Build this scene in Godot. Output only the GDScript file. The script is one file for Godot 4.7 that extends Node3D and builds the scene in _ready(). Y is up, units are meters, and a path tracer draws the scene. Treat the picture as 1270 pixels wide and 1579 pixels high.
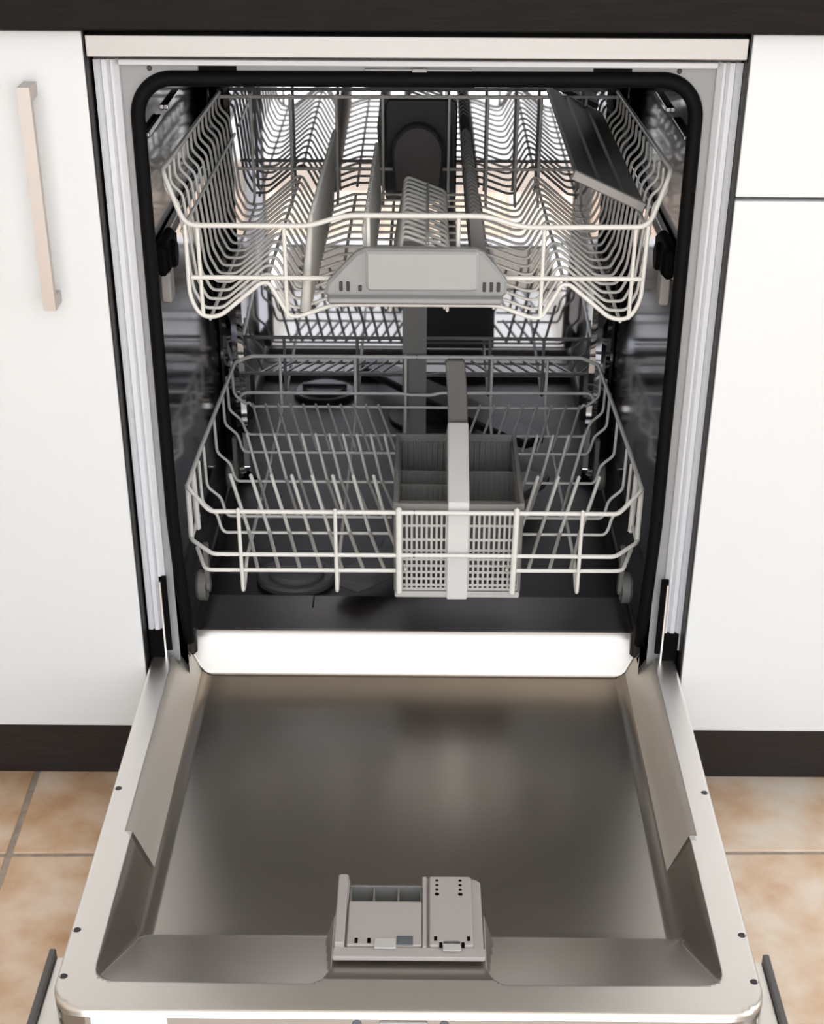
extends Node3D
# An open built-in dishwasher between white cupboards. Units are metres, floor at y = 0, cupboard fronts at z = 0.

var M := {}

# ---------------------------------------------------------------- helpers: meshes
func begin() -> SurfaceTool:
	var st := SurfaceTool.new()
	st.begin(Mesh.PRIMITIVE_TRIANGLES)
	return st

func tri(st: SurfaceTool, a: Vector3, b: Vector3, c: Vector3, na: Vector3, nb: Vector3, nc: Vector3) -> void:
	var g := (b - a).cross(c - a)
	if g.length_squared() < 1e-18:
		return
	if g.dot(na + nb + nc) > 0.0:   # front faces run clockwise
		var t := b; b = c; c = t
		var tn := nb; nb = nc; nc = tn
	st.set_normal(na); st.add_vertex(a)
	st.set_normal(nb); st.add_vertex(b)
	st.set_normal(nc); st.add_vertex(c)

func quad(st: SurfaceTool, a: Vector3, b: Vector3, c: Vector3, d: Vector3, n: Vector3) -> void:
	tri(st, a, b, c, n, n, n)
	tri(st, a, c, d, n, n, n)

func quadn(st: SurfaceTool, a: Vector3, b: Vector3, c: Vector3, d: Vector3, na: Vector3, nb: Vector3, nc: Vector3, nd: Vector3) -> void:
	tri(st, a, b, c, na, nb, nc)
	tri(st, a, c, d, na, nc, nd)

# a box with chamfered edges, between two corners, in the frame of xf
func box(st: SurfaceTool, lo: Vector3, hi: Vector3, bevel := 0.001, xf := Transform3D()) -> void:
	var c := (lo + hi) / 2.0
	var h := (hi - lo) / 2.0
	var b := minf(bevel, minf(h.x, minf(h.y, h.z)) * 0.9)
	var p := func(s: Vector3, axis: int) -> Vector3:
		var k := Vector3(h.x - b, h.y - b, h.z - b)
		k[axis] = h[axis]
		return xf * (c + s * k)
	for axis in 3:
		var u := (axis + 1) % 3
		var v := (axis + 2) % 3
		for sg in [-1.0, 1.0]:
			var n := Vector3.ZERO
			n[axis] = sg
			var q := []
			for uv in [[-1, -1], [1, -1], [1, 1], [-1, 1]]:
				var s := Vector3.ZERO
				s[axis] = sg; s[u] = uv[0]; s[v] = uv[1]
				q.append(p.call(s, axis))
			quad(st, q[0], q[1], q[2], q[3], (xf.basis * n).normalized())
	if b <= 0.0:
		return
	for axis in 3:   # edges that run along axis
		var u := (axis + 1) % 3
		var v := (axis + 2) % 3
		for su in [-1.0, 1.0]:
			for sv in [-1.0, 1.0]:
				var s1 := Vector3.ZERO; s1[axis] = -1; s1[u] = su; s1[v] = sv
				var s2 := s1; s2[axis] = 1
				var nu := Vector3.ZERO; nu[u] = su
				var nv := Vector3.ZERO; nv[v] = sv
				nu = (xf.basis * nu).normalized(); nv = (xf.basis * nv).normalized()
				quadn(st, p.call(s1, u), p.call(s2, u), p.call(s2, v), p.call(s1, v), nu, nu, nv, nv)
	for sx in [-1.0, 1.0]:
		for sy in [-1.0, 1.0]:
			for sz in [-1.0, 1.0]:
				var s := Vector3(sx, sy, sz)
				var n := (xf.basis * s).normalized()
				tri(st, p.call(s, 0), p.call(s, 1), p.call(s, 2), n, n, n)

func fillet(pts: Array, rad: float, n := 4) -> Array:
	var out := [pts[0]]
	for i in range(1, pts.size() - 1):
		var a: Vector3 = pts[i - 1]
		var b: Vector3 = pts[i]
		var c: Vector3 = pts[i + 1]
		var r := minf(rad, minf((a - b).length(), (c - b).length()) * 0.49)
		var p := b + (a - b).normalized() * r
		var q := b + (c - b).normalized() * r
		for k in n + 1:
			var t := float(k) / n
			out.append(p.lerp(b, t).lerp(b.lerp(q, t), t))
	out.append(pts[-1])
	return out

func tube(st: SurfaceTool, pts: Array, r: float, segs := 8, cap := true) -> void:
	var n := pts.size()
	var dirs := []
	for i in n:
		var d: Vector3 = (pts[mini(i + 1, n - 1)] - pts[maxi(i - 1, 0)])
		dirs.append(d.normalized())
	var up := Vector3(0, 1, 0) if absf(dirs[0].y) < 0.9 else Vector3(1, 0, 0)
	var side: Vector3 = dirs[0].cross(up).normalized()
	var rings := []
	for i in n:
		side = (side - dirs[i] * side.dot(dirs[i])).normalized()
		var other: Vector3 = dirs[i].cross(side)
		var ring := []
		for k in segs:
			var a := TAU * k / segs
			ring.append(side * cos(a) + other * sin(a))
		rings.append(ring)
	for i in n - 1:
		for k in segs:
			var k2 := (k + 1) % segs
			quadn(st, pts[i] + rings[i][k] * r, pts[i] + rings[i][k2] * r, pts[i + 1] + rings[i + 1][k2] * r, pts[i + 1] + rings[i + 1][k] * r, rings[i][k], rings[i][k2], rings[i + 1][k2], rings[i + 1][k])
	if cap:
		for e in [0, n - 1]:
			var d: Vector3 = -dirs[0] if e == 0 else dirs[n - 1]
			var tip: Vector3 = pts[e] + d * r * 0.7
			for k in segs:
				var k2 := (k + 1) % segs
				tri(st, pts[e] + rings[e][k] * r, pts[e] + rings[e][k2] * r, tip, rings[e][k], rings[e][k2], d)

# a flat outline (x, y) pushed along z from z0 to z1, in the frame of xf
func extrude(st: SurfaceTool, poly: PackedVector2Array, z0: float, z1: float, xf := Transform3D(), bevel := 0.0) -> void:
	var inner := poly
	if bevel > 0.0:
		var off := Geometry2D.offset_polygon(poly, -bevel)
		if off.size() and off[0].size() == poly.size():
			inner = off[0]
			# start both outlines at the nearest points
			var best := 0
			for k in inner.size():
				if inner[k].distance_to(poly[0]) < inner[best].distance_to(poly[0]):
					best = k
			var turned := PackedVector2Array()
			for k in inner.size():
				turned.append(inner[(best + k) % inner.size()])
			inner = turned
		else:
			bevel = 0.0
	var idx := Geometry2D.triangulate_polygon(inner)
	for e in 2:
		var z := z0 if e == 0 else z1
		var nn: Vector3 = xf.basis * Vector3(0, 0, -1.0 if e == 0 else 1.0)
		for i in range(0, idx.size(), 3):
			var q := []
			for k in 3:
				var v := inner[idx[i + k]]
				q.append(xf * Vector3(v.x, v.y, z))
			tri(st, q[0], q[1], q[2], nn, nn, nn)
	var ccw := not Geometry2D.is_polygon_clockwise(poly)
	for i in poly.size():
		var a := poly[i]
		var b := poly[(i + 1) % poly.size()]
		var t := (b - a).normalized()
		var n2 := Vector2(t.y, -t.x) if ccw else Vector2(-t.y, t.x)
		var n: Vector3 = xf.basis * Vector3(n2.x, n2.y, 0)
		quad(st, xf * Vector3(a.x, a.y, z0 + bevel), xf * Vector3(b.x, b.y, z0 + bevel), xf * Vector3(b.x, b.y, z1 - bevel), xf * Vector3(a.x, a.y, z1 - bevel), n)
		if bevel > 0.0:
			var ai := inner[i]
			var bi := inner[(i + 1) % poly.size()]
			for e in 2:
				var zi := z0 if e == 0 else z1
				var zo := z0 + bevel if e == 0 else z1 - bevel
				var nb: Vector3 = xf.basis * (Vector3(n2.x, n2.y, -1.0 if e == 0 else 1.0)).normalized()
				quad(st, xf * Vector3(a.x, a.y, zo), xf * Vector3(b.x, b.y, zo), xf * Vector3(bi.x, bi.y, zi), xf * Vector3(ai.x, ai.y, zi), nb)

func disc(st: SurfaceTool, at: Vector3, axis: Vector3, r: float, h: float, segs := 20, bevel := 0.0008) -> void:
	var u := axis.cross(Vector3(0.3, 0.5, 0.81)).normalized()
	var v := axis.cross(u).normalized()
	var prof := [[r, 0.0], [r, h - bevel], [r - bevel, h]]
	for k in segs:
		var d1 := u * cos(TAU * k / segs) + v * sin(TAU * k / segs)
		var d2 := u * cos(TAU * (k + 1) / segs) + v * sin(TAU * (k + 1) / segs)
		for i in 2:
			var n1 := d1 if i == 0 else (d1 + axis).normalized()
			var n2 := d2 if i == 0 else (d2 + axis).normalized()
			quadn(st, at + d1 * prof[i][0] + axis * prof[i][1], at + d2 * prof[i][0] + axis * prof[i][1], at + d2 * prof[i + 1][0] + axis * prof[i + 1][1], at + d1 * prof[i + 1][0] + axis * prof[i + 1][1], n1, n2, n2, n1)
		tri(st, at + axis * h, at + d1 * (r - bevel) + axis * h, at + d2 * (r - bevel) + axis * h, axis, axis, axis)

# outline of a rounded rectangle, always 4 * (n + 1) points
func rr(x0: float, y0: float, x1: float, y1: float, r: Array, n := 8) -> PackedVector2Array:
	var out := PackedVector2Array()
	var cs := [[x1, y1, 0.0, r[0]], [x0, y1, 0.5, r[1]], [x0, y0, 1.0, r[2]], [x1, y0, 1.5, r[3]]]
	for c in cs:
		var rad: float = c[3]
		var cx: float = c[0] - rad * signf(c[0] - (x0 + x1) / 2)
		var cy: float = c[1] - rad * signf(c[1] - (y0 + y1) / 2)
		for k in n + 1:
			var a := PI * (float(c[2]) + 0.5 * k / n)
			out.append(Vector2(cx + cos(a) * rad, cy + sin(a) * rad))
	return out

# skin between two outlines with the same number of points; n is the mean direction the skin faces, smooth turns follow the outline
func skin(st: SurfaceTool, a: PackedVector2Array, za: float, b: PackedVector2Array, zb: float, inward: bool, from_y := -10.0, to_y := 10.0) -> void:
	var m := a.size()
	for i in m:
		var j := (i + 1) % m
		var level := (a[i].y + a[j].y) / 2.0
		if level < from_y or level > to_y:
			continue
		var A := Vector3(a[i].x, a[i].y, za)
		var B := Vector3(a[j].x, a[j].y, za)
		var C := Vector3(b[j].x, b[j].y, zb)
		var D := Vector3(b[i].x, b[i].y, zb)
		var nn := []
		for k in [i, j]:
			var t: Vector2 = a[(k + 1) % m] - a[(k - 1 + m) % m]
			var o := Vector2(t.y, -t.x).normalized() * (-1.0 if inward else 1.0)
			var e: Vector2 = b[k] - a[k]
			var along := Vector3(e.x, e.y, zb - za)
			var v := Vector3(o.x, o.y, 0)
			v = v - along * (v.dot(along) / maxf(along.length_squared(), 1e-12))
			if v.length() < 1e-5:
				v = Vector3(0, 0, 1)
			nn.append(v.normalized())
		quadn(st, A, B, C, D, nn[0], nn[1], nn[1], nn[0])

func flat_ring(st: SurfaceTool, a: PackedVector2Array, b: PackedVector2Array, z: float, n := Vector3(0, 0, 1)) -> void:
	for i in a.size():
		var j := (i + 1) % a.size()
		quad(st, Vector3(a[i].x, a[i].y, z), Vector3(a[j].x, a[j].y, z), Vector3(b[j].x, b[j].y, z), Vector3(b[i].x, b[i].y, z), n)

# ---------------------------------------------------------------- helpers: nodes
var used := {}
func numbered(called: String) -> String:
	if not used.has(called):
		used[called] = 0
		return called
	used[called] += 1
	return "%s_%03d" % [called, used[called]]

func tag(o: Node3D, label: String, category: String, group := "") -> Node3D:
	o.set_meta("label", label)
	o.set_meta("category", category)
	if group:
		o.set_meta("group", group)
	return o

func thing(called: String, label: String, category: String, at := Vector3.ZERO, group := "") -> Node3D:
	var o := Node3D.new()
	o.name = numbered(called)
	add_child(o)
	o.position = at
	return tag(o, label, category, group)

func show_mesh(called: String, mesh: Mesh, mat: Material, parent: Node, at := Vector3.ZERO) -> MeshInstance3D:
	var o := MeshInstance3D.new()
	o.mesh = mesh
	o.material_override = mat
	o.name = called if parent != self else numbered(called)
	o.position = at
	parent.add_child(o, true)
	return o

# the shapes of every thing are given in the scene's own coordinates; each thing's node stands at its base, so shift by that
func obj(called: String, st: SurfaceTool, mat: Material, parent: Node, label := "") -> MeshInstance3D:
	var at := Vector3.ZERO
	var p := parent
	while p != self and p is Node3D:
		at -= (p as Node3D).position
		p = p.get_parent()
	var o := show_mesh(called, st.commit(), mat, parent, at)
	if label:
		o.set_meta("label", label)
	return o

func struct(o: Node3D) -> Node3D:
	o.set_meta("kind", "structure")
	return o

# ---------------------------------------------------------------- materials
func noise(freq: float, kind := FastNoiseLite.TYPE_SIMPLEX_SMOOTH, octaves := 4, sd := 1) -> FastNoiseLite:
	var n := FastNoiseLite.new()
	n.noise_type = kind
	n.frequency = freq
	n.fractal_octaves = octaves
	n.seed = sd
	return n

func noise_tex(n: FastNoiseLite, colors: Array, size := 512) -> NoiseTexture2D:
	var t := NoiseTexture2D.new()
	t.width = size
	t.height = size
	t.seamless = true
	t.noise = n
	var g := Gradient.new()
	var offs := PackedFloat32Array()
	var cols := PackedColorArray()
	for k in colors.size():
		offs.append(float(k) / (colors.size() - 1))
		cols.append(colors[k])
	g.offsets = offs
	g.colors = cols
	t.color_ramp = g
	return t

func mat(c: Color, rough: float, metal := 0.0) -> StandardMaterial3D:
	var m := StandardMaterial3D.new()
	m.albedo_color = c
	m.roughness = rough
	m.metallic = metal
	return m

func tri_tex(m: StandardMaterial3D, t: Texture2D, scale: Vector3) -> StandardMaterial3D:
	m.albedo_texture = t
	m.uv1_triplanar = true
	m.uv1_world_triplanar = true
	m.uv1_scale = scale
	return m

func make_materials() -> void:
	M.white = mat(Color(0.885, 0.893, 0.897), 0.38)
	M.wenge = tri_tex(mat(Color.WHITE, 0.5), noise_tex(noise(0.02, FastNoiseLite.TYPE_SIMPLEX_SMOOTH, 5, 3), [Color(0.07, 0.055, 0.052), Color(0.10, 0.080, 0.076), Color(0.13, 0.105, 0.10), Color(0.17, 0.14, 0.13)]), Vector3(1.3, 22.0, 22.0))
	M.wenge_upright = tri_tex(mat(Color.WHITE, 0.5), M.wenge.albedo_texture, Vector3(22.0, 1.3, 22.0))
	M.wenge_top = tri_tex(mat(Color(0.79, 0.77, 0.77), 0.6), M.wenge.albedo_texture, Vector3(1.3, 22.0, 22.0))
	M.wenge_top.metallic_specular = 0.3
	M.steel = mat(Color(0.73, 0.705, 0.675), 0.285, 1.0)
	M.satin = mat(Color(0.95, 0.925, 0.895), 0.50, 1.0)
	M.steel_rim = mat(Color(0.94, 0.925, 0.905), 0.36, 1.0)
	M.polished = mat(Color(0.70, 0.69, 0.685), 0.09, 1.0)
	M.polished_wall = mat(Color(0.60, 0.60, 0.615), 0.10, 1.0)  # same steel as the back wall, darkened to weaken its reflections
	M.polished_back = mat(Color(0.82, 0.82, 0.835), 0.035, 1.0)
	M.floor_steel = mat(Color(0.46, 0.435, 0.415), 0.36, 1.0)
	M.basin = mat(Color(0.30, 0.285, 0.275), 0.5, 1.0)  # shade in the sunken tub floor is darkened into this colour
	M.brushed = mat(Color(0.90, 0.885, 0.865), 0.32, 1.0)
	M.brushed_strip = mat(Color(0.62, 0.575, 0.53), 0.22, 1.0)  # dim warm reflection of the tiled floor is tinted into this steel
	M.brushed_top = mat(Color(0.68, 0.668, 0.655), 0.42, 1.0)
	M.handle_metal = mat(Color(0.74, 0.71, 0.69), 0.42, 1.0)
	M.frame_grey = mat(Color(0.62, 0.62, 0.62), 0.45)
	M.seal_strip = mat(Color(0.86, 0.865, 0.88), 0.4)
	M.gasket = mat(Color(0.02, 0.02, 0.023), 0.6)
	M.gasket.metallic_specular = 0.25
	M.black = mat(Color(0.02, 0.02, 0.022), 0.6)
	M.black.metallic_specular = 0.2
	M.dark = mat(Color(0.17, 0.17, 0.185), 0.45)
	M.wire = mat(Color(0.90, 0.89, 0.865), 0.38)
	M.wire.clearcoat_enabled = true
	M.wire.clearcoat = 0.3
	M.tine = mat(Color(0.84, 0.83, 0.805), 0.4)
	M.plastic = mat(Color(0.66, 0.64, 0.625), 0.5)
	M.plastic_light = mat(Color(0.74, 0.725, 0.71), 0.5)
	M.plastic_pale = mat(Color(0.84, 0.83, 0.82), 0.45)
	M.plastic_handle = mat(Color(0.60, 0.60, 0.595), 0.45)
	M.grip_plate = mat(Color(0.66, 0.66, 0.655), 0.5)
	M.plastic_mid = mat(Color(0.50, 0.49, 0.475), 0.5)
	M.plastic_dark = mat(Color(0.36, 0.35, 0.345), 0.45)
	M.dome = mat(Color(0.31, 0.295, 0.295), 0.45)
	M.tub_roof = mat(Color(0.45, 0.45, 0.455), 0.42, 1.0)  # tub steel, darkened here to dim what the door pan mirrors
	M.fin = mat(Color(0.43, 0.42, 0.41), 0.5)  # grey plastic with the shade inside the rack put into its colour
	M.dispenser = mat(Color(0.68, 0.65, 0.635), 0.5)
	M.slate = mat(Color(0.36, 0.38, 0.40), 0.5)
	M.plaster = mat(Color(0.92, 0.915, 0.90), 0.9)
	M.paving = tri_tex(mat(Color.WHITE, 0.85), noise_tex(noise(0.03, FastNoiseLite.TYPE_SIMPLEX_SMOOTH, 5, 8), [Color(0.86, 0.85, 0.83), Color(0.94, 0.93, 0.92)]), Vector3(0.6, 0.6, 0.6))
	M.grout = tri_tex(mat(Color.WHITE, 0.9), noise_tex(noise(0.05, FastNoiseLite.TYPE_SIMPLEX_SMOOTH, 3, 9), [Color(0.60, 0.55, 0.50), Color(0.73, 0.68, 0.63)], 256), Vector3(4, 4, 4))
	M.tiles = []
	for k in 4:
		var nt := noise_tex(noise(0.011, FastNoiseLite.TYPE_SIMPLEX_SMOOTH, 6, 20 + k), [Color(0.79, 0.61, 0.46), Color(0.87, 0.73, 0.59), Color(0.92, 0.81, 0.70), Color(0.95, 0.88, 0.80)])
		var m := tri_tex(mat(Color.WHITE, 0.42), nt, Vector3(1.9, 1.9, 1.9))
		m.uv1_offset = Vector3(0.17 * k, 0.3, 0.41 * k)
		M.tiles.append(m)
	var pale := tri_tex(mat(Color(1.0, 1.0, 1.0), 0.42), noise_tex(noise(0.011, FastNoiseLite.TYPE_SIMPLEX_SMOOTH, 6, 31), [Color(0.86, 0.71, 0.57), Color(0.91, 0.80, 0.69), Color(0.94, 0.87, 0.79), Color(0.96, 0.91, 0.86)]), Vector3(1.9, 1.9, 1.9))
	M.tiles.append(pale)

# ---------------------------------------------------------------- the whole
func _ready() -> void:
	# camera: the photograph is the upper part of a taller frame, so the lens is shifted
	var cam := Camera3D.new()
	cam.name = "camera"
	var f := 2438.8
	var near := 0.05
	cam.set_frustum(1579.0 / f * near, Vector2(0.0, 410.5 / f * near), near, 60.0)
	cam.position = Vector3(0.0075, 1.0561, 1.55336)
	cam.rotation = Vector3(deg_to_rad(-33.506), deg_to_rad(0.299), deg_to_rad(0.277))
	add_child(cam)
	cam.current = true

	# sky: a bright, evenly clouded day beyond the open terrace door
	var sky_mat := ProceduralSkyMaterial.new()
	sky_mat.sky_top_color = Color(0.86, 0.89, 0.93)
	sky_mat.sky_horizon_color = Color(0.97, 0.96, 0.95)
	sky_mat.ground_bottom_color = Color(0.6, 0.58, 0.56)
	sky_mat.ground_horizon_color = Color(0.8, 0.79, 0.77)
	sky_mat.sky_energy_multiplier = 3.0
	var sky := Sky.new()
	sky.sky_material = sky_mat
	var env := Environment.new()
	env.background_mode = Environment.BG_SKY
	env.sky = sky
	env.tonemap_mode = Environment.TONE_MAPPER_LINEAR
	env.tonemap_exposure = 0.258
	env.sdfgi_enabled = true
	env.ssao_enabled = true
	env.ssil_enabled = true
	var we := WorldEnvironment.new()
	we.name = "environment"
	we.environment = env
	add_child(we)

	# the midday sun stands behind the photographer and lights the terrace
	var sun := DirectionalLight3D.new()
	sun.name = "sun"
	sun.light_color = Color(1.0, 0.97, 0.93)
	sun.light_energy = 6.0
	sun.light_angular_distance = 0.6
	sun.shadow_enabled = true
	sun.sky_mode = DirectionalLight3D.SKY_MODE_LIGHT_ONLY
	sun.rotation = Vector3(deg_to_rad(-68.0), deg_to_rad(14.0), 0)
	add_child(sun)

	make_materials()
	room()
	added_ceiling_lamp()
	worktop()
	cabinets()
	dishwasher()
	upper_rack()
	lower_rack()
	cutlery_basket()

# ---------------------------------------------------------------- the room
const RX := 1.9      # side walls
const RZ := 2.0     # the wall behind the photographer
const BZ := -0.66    # the wall behind the cupboards
const RH := 2.45

func slab(called: String, lo: Vector3, hi: Vector3, m: Material) -> Node3D:
	var st := begin()
	box(st, lo, hi, 0.0)
	return struct(obj(called, st, m, self))

func room() -> void:
	var t := 0.15
	slab("wall_back", Vector3(-RX - t, 0, BZ - t), Vector3(RX + t, RH, BZ), M.plaster)
	slab("wall_left", Vector3(-RX - t, 0, BZ), Vector3(-RX, RH, RZ), M.plaster)
	# right wall with a tall glazed opening onto the terrace, its door pushed aside
	var st := begin()
	box(st, Vector3(RX, 2.15, BZ), Vector3(RX + t, RH, RZ), 0.0)
	box(st, Vector3(RX, 0.0, BZ), Vector3(RX + t, 2.15, 0.25), 0.0)
	box(st, Vector3(RX, 0.0, 1.50), Vector3(RX + t, 2.15, RZ), 0.0)
	struct(obj("wall_right", st, M.plaster, self))
	st = begin()
	for z in [0.25, 1.44]:
		box(st, Vector3(RX + 0.04, 0.0, z), Vector3(RX + 0.11, 2.15, z + 0.06), 0.003)
	box(st, Vector3(RX + 0.04, 2.09, 0.25), Vector3(RX + 0.11, 2.15, 1.50), 0.003)
	struct(obj("door_2", st, M.white, self))
	# front wall with the wide terrace door, standing open
	st = begin()
	box(st, Vector3(-RX - t, 0, RZ), Vector3(-1.20, RH, RZ + t), 0.0)
	box(st, Vector3(1.25, 0, RZ), Vector3(RX + t, RH, RZ + t), 0.0)
	box(st, Vector3(-1.20, 2.15, RZ), Vector3(1.25, RH, RZ + t), 0.0)
	struct(obj("wall_front", st, M.plaster, self))
	st = begin()
	for x in [-1.20, 1.19]:
		box(st, Vector3(x, 0.0, RZ + 0.04), Vector3(x + 0.06, 2.15, RZ + 0.11), 0.003)
	box(st, Vector3(-1.20, 2.09, RZ + 0.04), Vector3(1.25, 2.15, RZ + 0.11), 0.003)
	struct(obj("door_1", st, M.white, self))
	slab("ceiling", Vector3(-RX - t, RH, BZ - t), Vector3(RX + t, RH + 0.15, RZ + t), M.plaster)
	slab("ground", Vector3(-14, -0.30, -14), Vector3(16, -0.13, 16), M.paving)
	# floor: a grout bed with its tiles laid slightly askew to the cupboards
	var fl := Node3D.new()
	fl.name = "floor"
	add_child(fl)
	struct(fl)
	st = begin()
	box(st, Vector3(-RX - t, -0.12, BZ - t), Vector3(RX + t, -0.002, RZ + t), 0.0)
	show_mesh("grout_bed", st.commit(), M.grout, fl)
	var s := 0.33
	var gap := 0.006
	st = begin()
	box(st, Vector3(gap / 2, -0.02, gap / 2), Vector3(s - gap / 2, 0.0, s - gap / 2), 0.0022)
	var tile := st.commit()
	var turn := Basis(Vector3.UP, 0.018)
	var o := Vector3(-0.4534, 0, 0.119)
	var rng := RandomNumberGenerator.new()
	rng.seed = 5
	for i in range(-4, 8):
		for j in range(-1, 8):
			var at := o + turn * Vector3(i * s, 0, j * s)
			var mid := at + turn * Vector3(s / 2, 0, s / 2)
			if absf(mid.x) > RX - 0.1 or mid.z > RZ - 0.1:
				continue
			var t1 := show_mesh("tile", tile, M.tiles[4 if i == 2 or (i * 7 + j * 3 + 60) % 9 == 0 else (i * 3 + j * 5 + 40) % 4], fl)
			t1.transform = Transform3D(turn * Basis(Vector3(1, 0, 0), rng.randf_range(-0.0008, 0.0008)), at)

func added_ceiling_lamp() -> void:  # added lamp, out of view, put in to soften the room light
	var at := Vector3(0.55, RH, 1.05)
	var t := thing("added_ceiling_lamp", "added flat square white lamp on the ceiling, unseen, softening the light", "lamp", at)
	var st := begin()
	box(st, at + Vector3(-0.33, -0.05, -0.33), at + Vector3(0.33, 0.0, 0.33), 0.006)
	obj("added_lamp_housing", st, M.white, t)
	st = begin()
	box(st, at + Vector3(-0.3, -0.054, -0.3), at + Vector3(0.3, -0.048, 0.3), 0.001)
	var m := mat(Color(0.95, 0.95, 0.95), 0.5)
	m.emission_enabled = true
	m.emission = Color(1.0, 0.96, 0.9)
	m.emission_energy_multiplier = 2.0
	obj("added_lamp_diffuser", st, m, t)
	var l := AreaLight3D.new()
	l.name = "added_lamp_light"
	l.area_size = Vector2(0.6, 0.6)
	l.light_color = Color(1.0, 0.95, 0.88)
	l.light_energy = 0.8
	l.set("area_range", 12.0)
	l.set("area_attenuation", 2.0)
	l.shadow_enabled = true
	l.rotation = Vector3(-PI / 2, 0, 0)
	l.position = Vector3(0, -0.06, 0)
	t.add_child(l)

# ---------------------------------------------------------------- worktop and cupboards
func worktop() -> void:
	var st := begin()
	box(st, Vector3(-RX + 0.002, 0.8335, BZ + 0.002), Vector3(RX - 0.002, 0.8735, 0.020), 0.002)
	var o := obj("worktop", st, M.wenge_top, self)
	tag(o, "dark wenge wood worktop running above the dishwasher and both white cupboards", "worktop")

func cabinets() -> void:
	# left: one tall white door with a bar handle
	var t := thing("base_cabinet", "white kitchen cupboard with one tall door and a slim vertical bar handle", "cupboard", Vector3(-0.60, 0, -0.3))
	var st := begin()
	box(st, Vector3(-0.900, 0.0975, -0.60), Vector3(-0.3195, 0.832, -0.0195), 0.001)
	obj("carcass", st, M.wenge_upright, t)
	st = begin()
	box(st, Vector3(-0.3192, 0.0975, -0.60), Vector3(-0.3005, 0.832, -0.0195), 0.0008)
	box(st, Vector3(-0.3012, 0.0975, -0.022), Vector3(-0.2999, 0.832, -0.0012), 0.0004)
	obj("side_panel", st, M.wenge_upright, t)
	st = begin()
	box(st, Vector3(-0.898, 0.0972, -0.0188), Vector3(-0.3014, 0.8305, 0.0), 0.0012)
	var d := obj("door", st, M.white, t)
	st = begin()
	var hx := -0.3526
	var bar := PackedVector2Array([Vector2(0.0, 0.587), Vector2(0.0, 0.598), Vector2(0.0225, 0.6), Vector2(0.0225, 0.775), Vector2(0.0, 0.777), Vector2(0.0, 0.788), Vector2(0.0315, 0.788), Vector2(0.0315, 0.587)])
	# outline in (z, y), pushed along x
	extrude(st, bar, -0.0058, 0.0058, Transform3D(Basis(Vector3(0, 0, 1), Vector3(0, 1, 0), Vector3(-1, 0, 0)), Vector3(hx, 0, 0)), 0.0012)
	obj("bar_handle", st, M.handle_metal, d, "slim brushed metal bar handle")
	st = begin()
	box(st, Vector3(-0.900, 0.0, -0.068), Vector3(-0.3016, 0.0962, -0.050), 0.001)
	obj("plinth", st, M.wenge, t, "dark wooden plinth board")
	# right: a drawer above a door
	t = thing("base_cabinet", "white kitchen cupboard with a drawer front above a plain lower door", "cupboard", Vector3(0.60, 0, -0.3))
	st = begin()
	box(st, Vector3(0.3205, 0.0975, -0.60), Vector3(0.900, 0.832, -0.0195), 0.001)
	obj("carcass", st, M.wenge_upright, t)
	st = begin()
	box(st, Vector3(0.3015, 0.0975, -0.60), Vector3(0.3202, 0.832, -0.0195), 0.0008)
	box(st, Vector3(0.3007, 0.0975, -0.022), Vector3(0.3022, 0.832, -0.0012), 0.0004)
	obj("side_panel", st, M.wenge_upright, t)
	st = begin()
	box(st, Vector3(0.3025, 0.6895, -0.0188), Vector3(0.898, 0.8305, 0.0), 0.0012)
	obj("drawer_front", st, M.white, t)
	st = begin()
	box(st, Vector3(0.3025, 0.0962, -0.0188), Vector3(0.898, 0.6862, 0.0), 0.0012)
	obj("door", st, M.white, t)
	st = begin()
	box(st, Vector3(0.3016, 0.0, -0.068), Vector3(0.900, 0.0952, -0.050), 0.001)
	obj("plinth", st, M.wenge, t, "dark wooden plinth board")

# ---------------------------------------------------------------- the dishwasher
const RIM := 0.178       # height of the open door's rim
const PAN := 0.130       # its sunken floor
const FRONT_RAMP := [[0.4180, PAN], [0.4200, PAN + 0.0003], [0.5410, RIM]]
const BACK_RAMP := [[0.0635, PAN], [0.0650, PAN + 0.002], [0.0840, RIM]]

func ramp(d: float, knots: Array) -> float:
	# height along a list of [distance, height]
	if d <= knots[0][0]:
		return knots[0][1]
	for i in range(1, knots.size()):
		if d <= knots[i][0]:
			var t := (d - float(knots[i - 1][0])) / (float(knots[i][0]) - float(knots[i - 1][0]))
			return lerpf(knots[i - 1][1], knots[i][1], t)
	return knots[-1][1]

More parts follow.
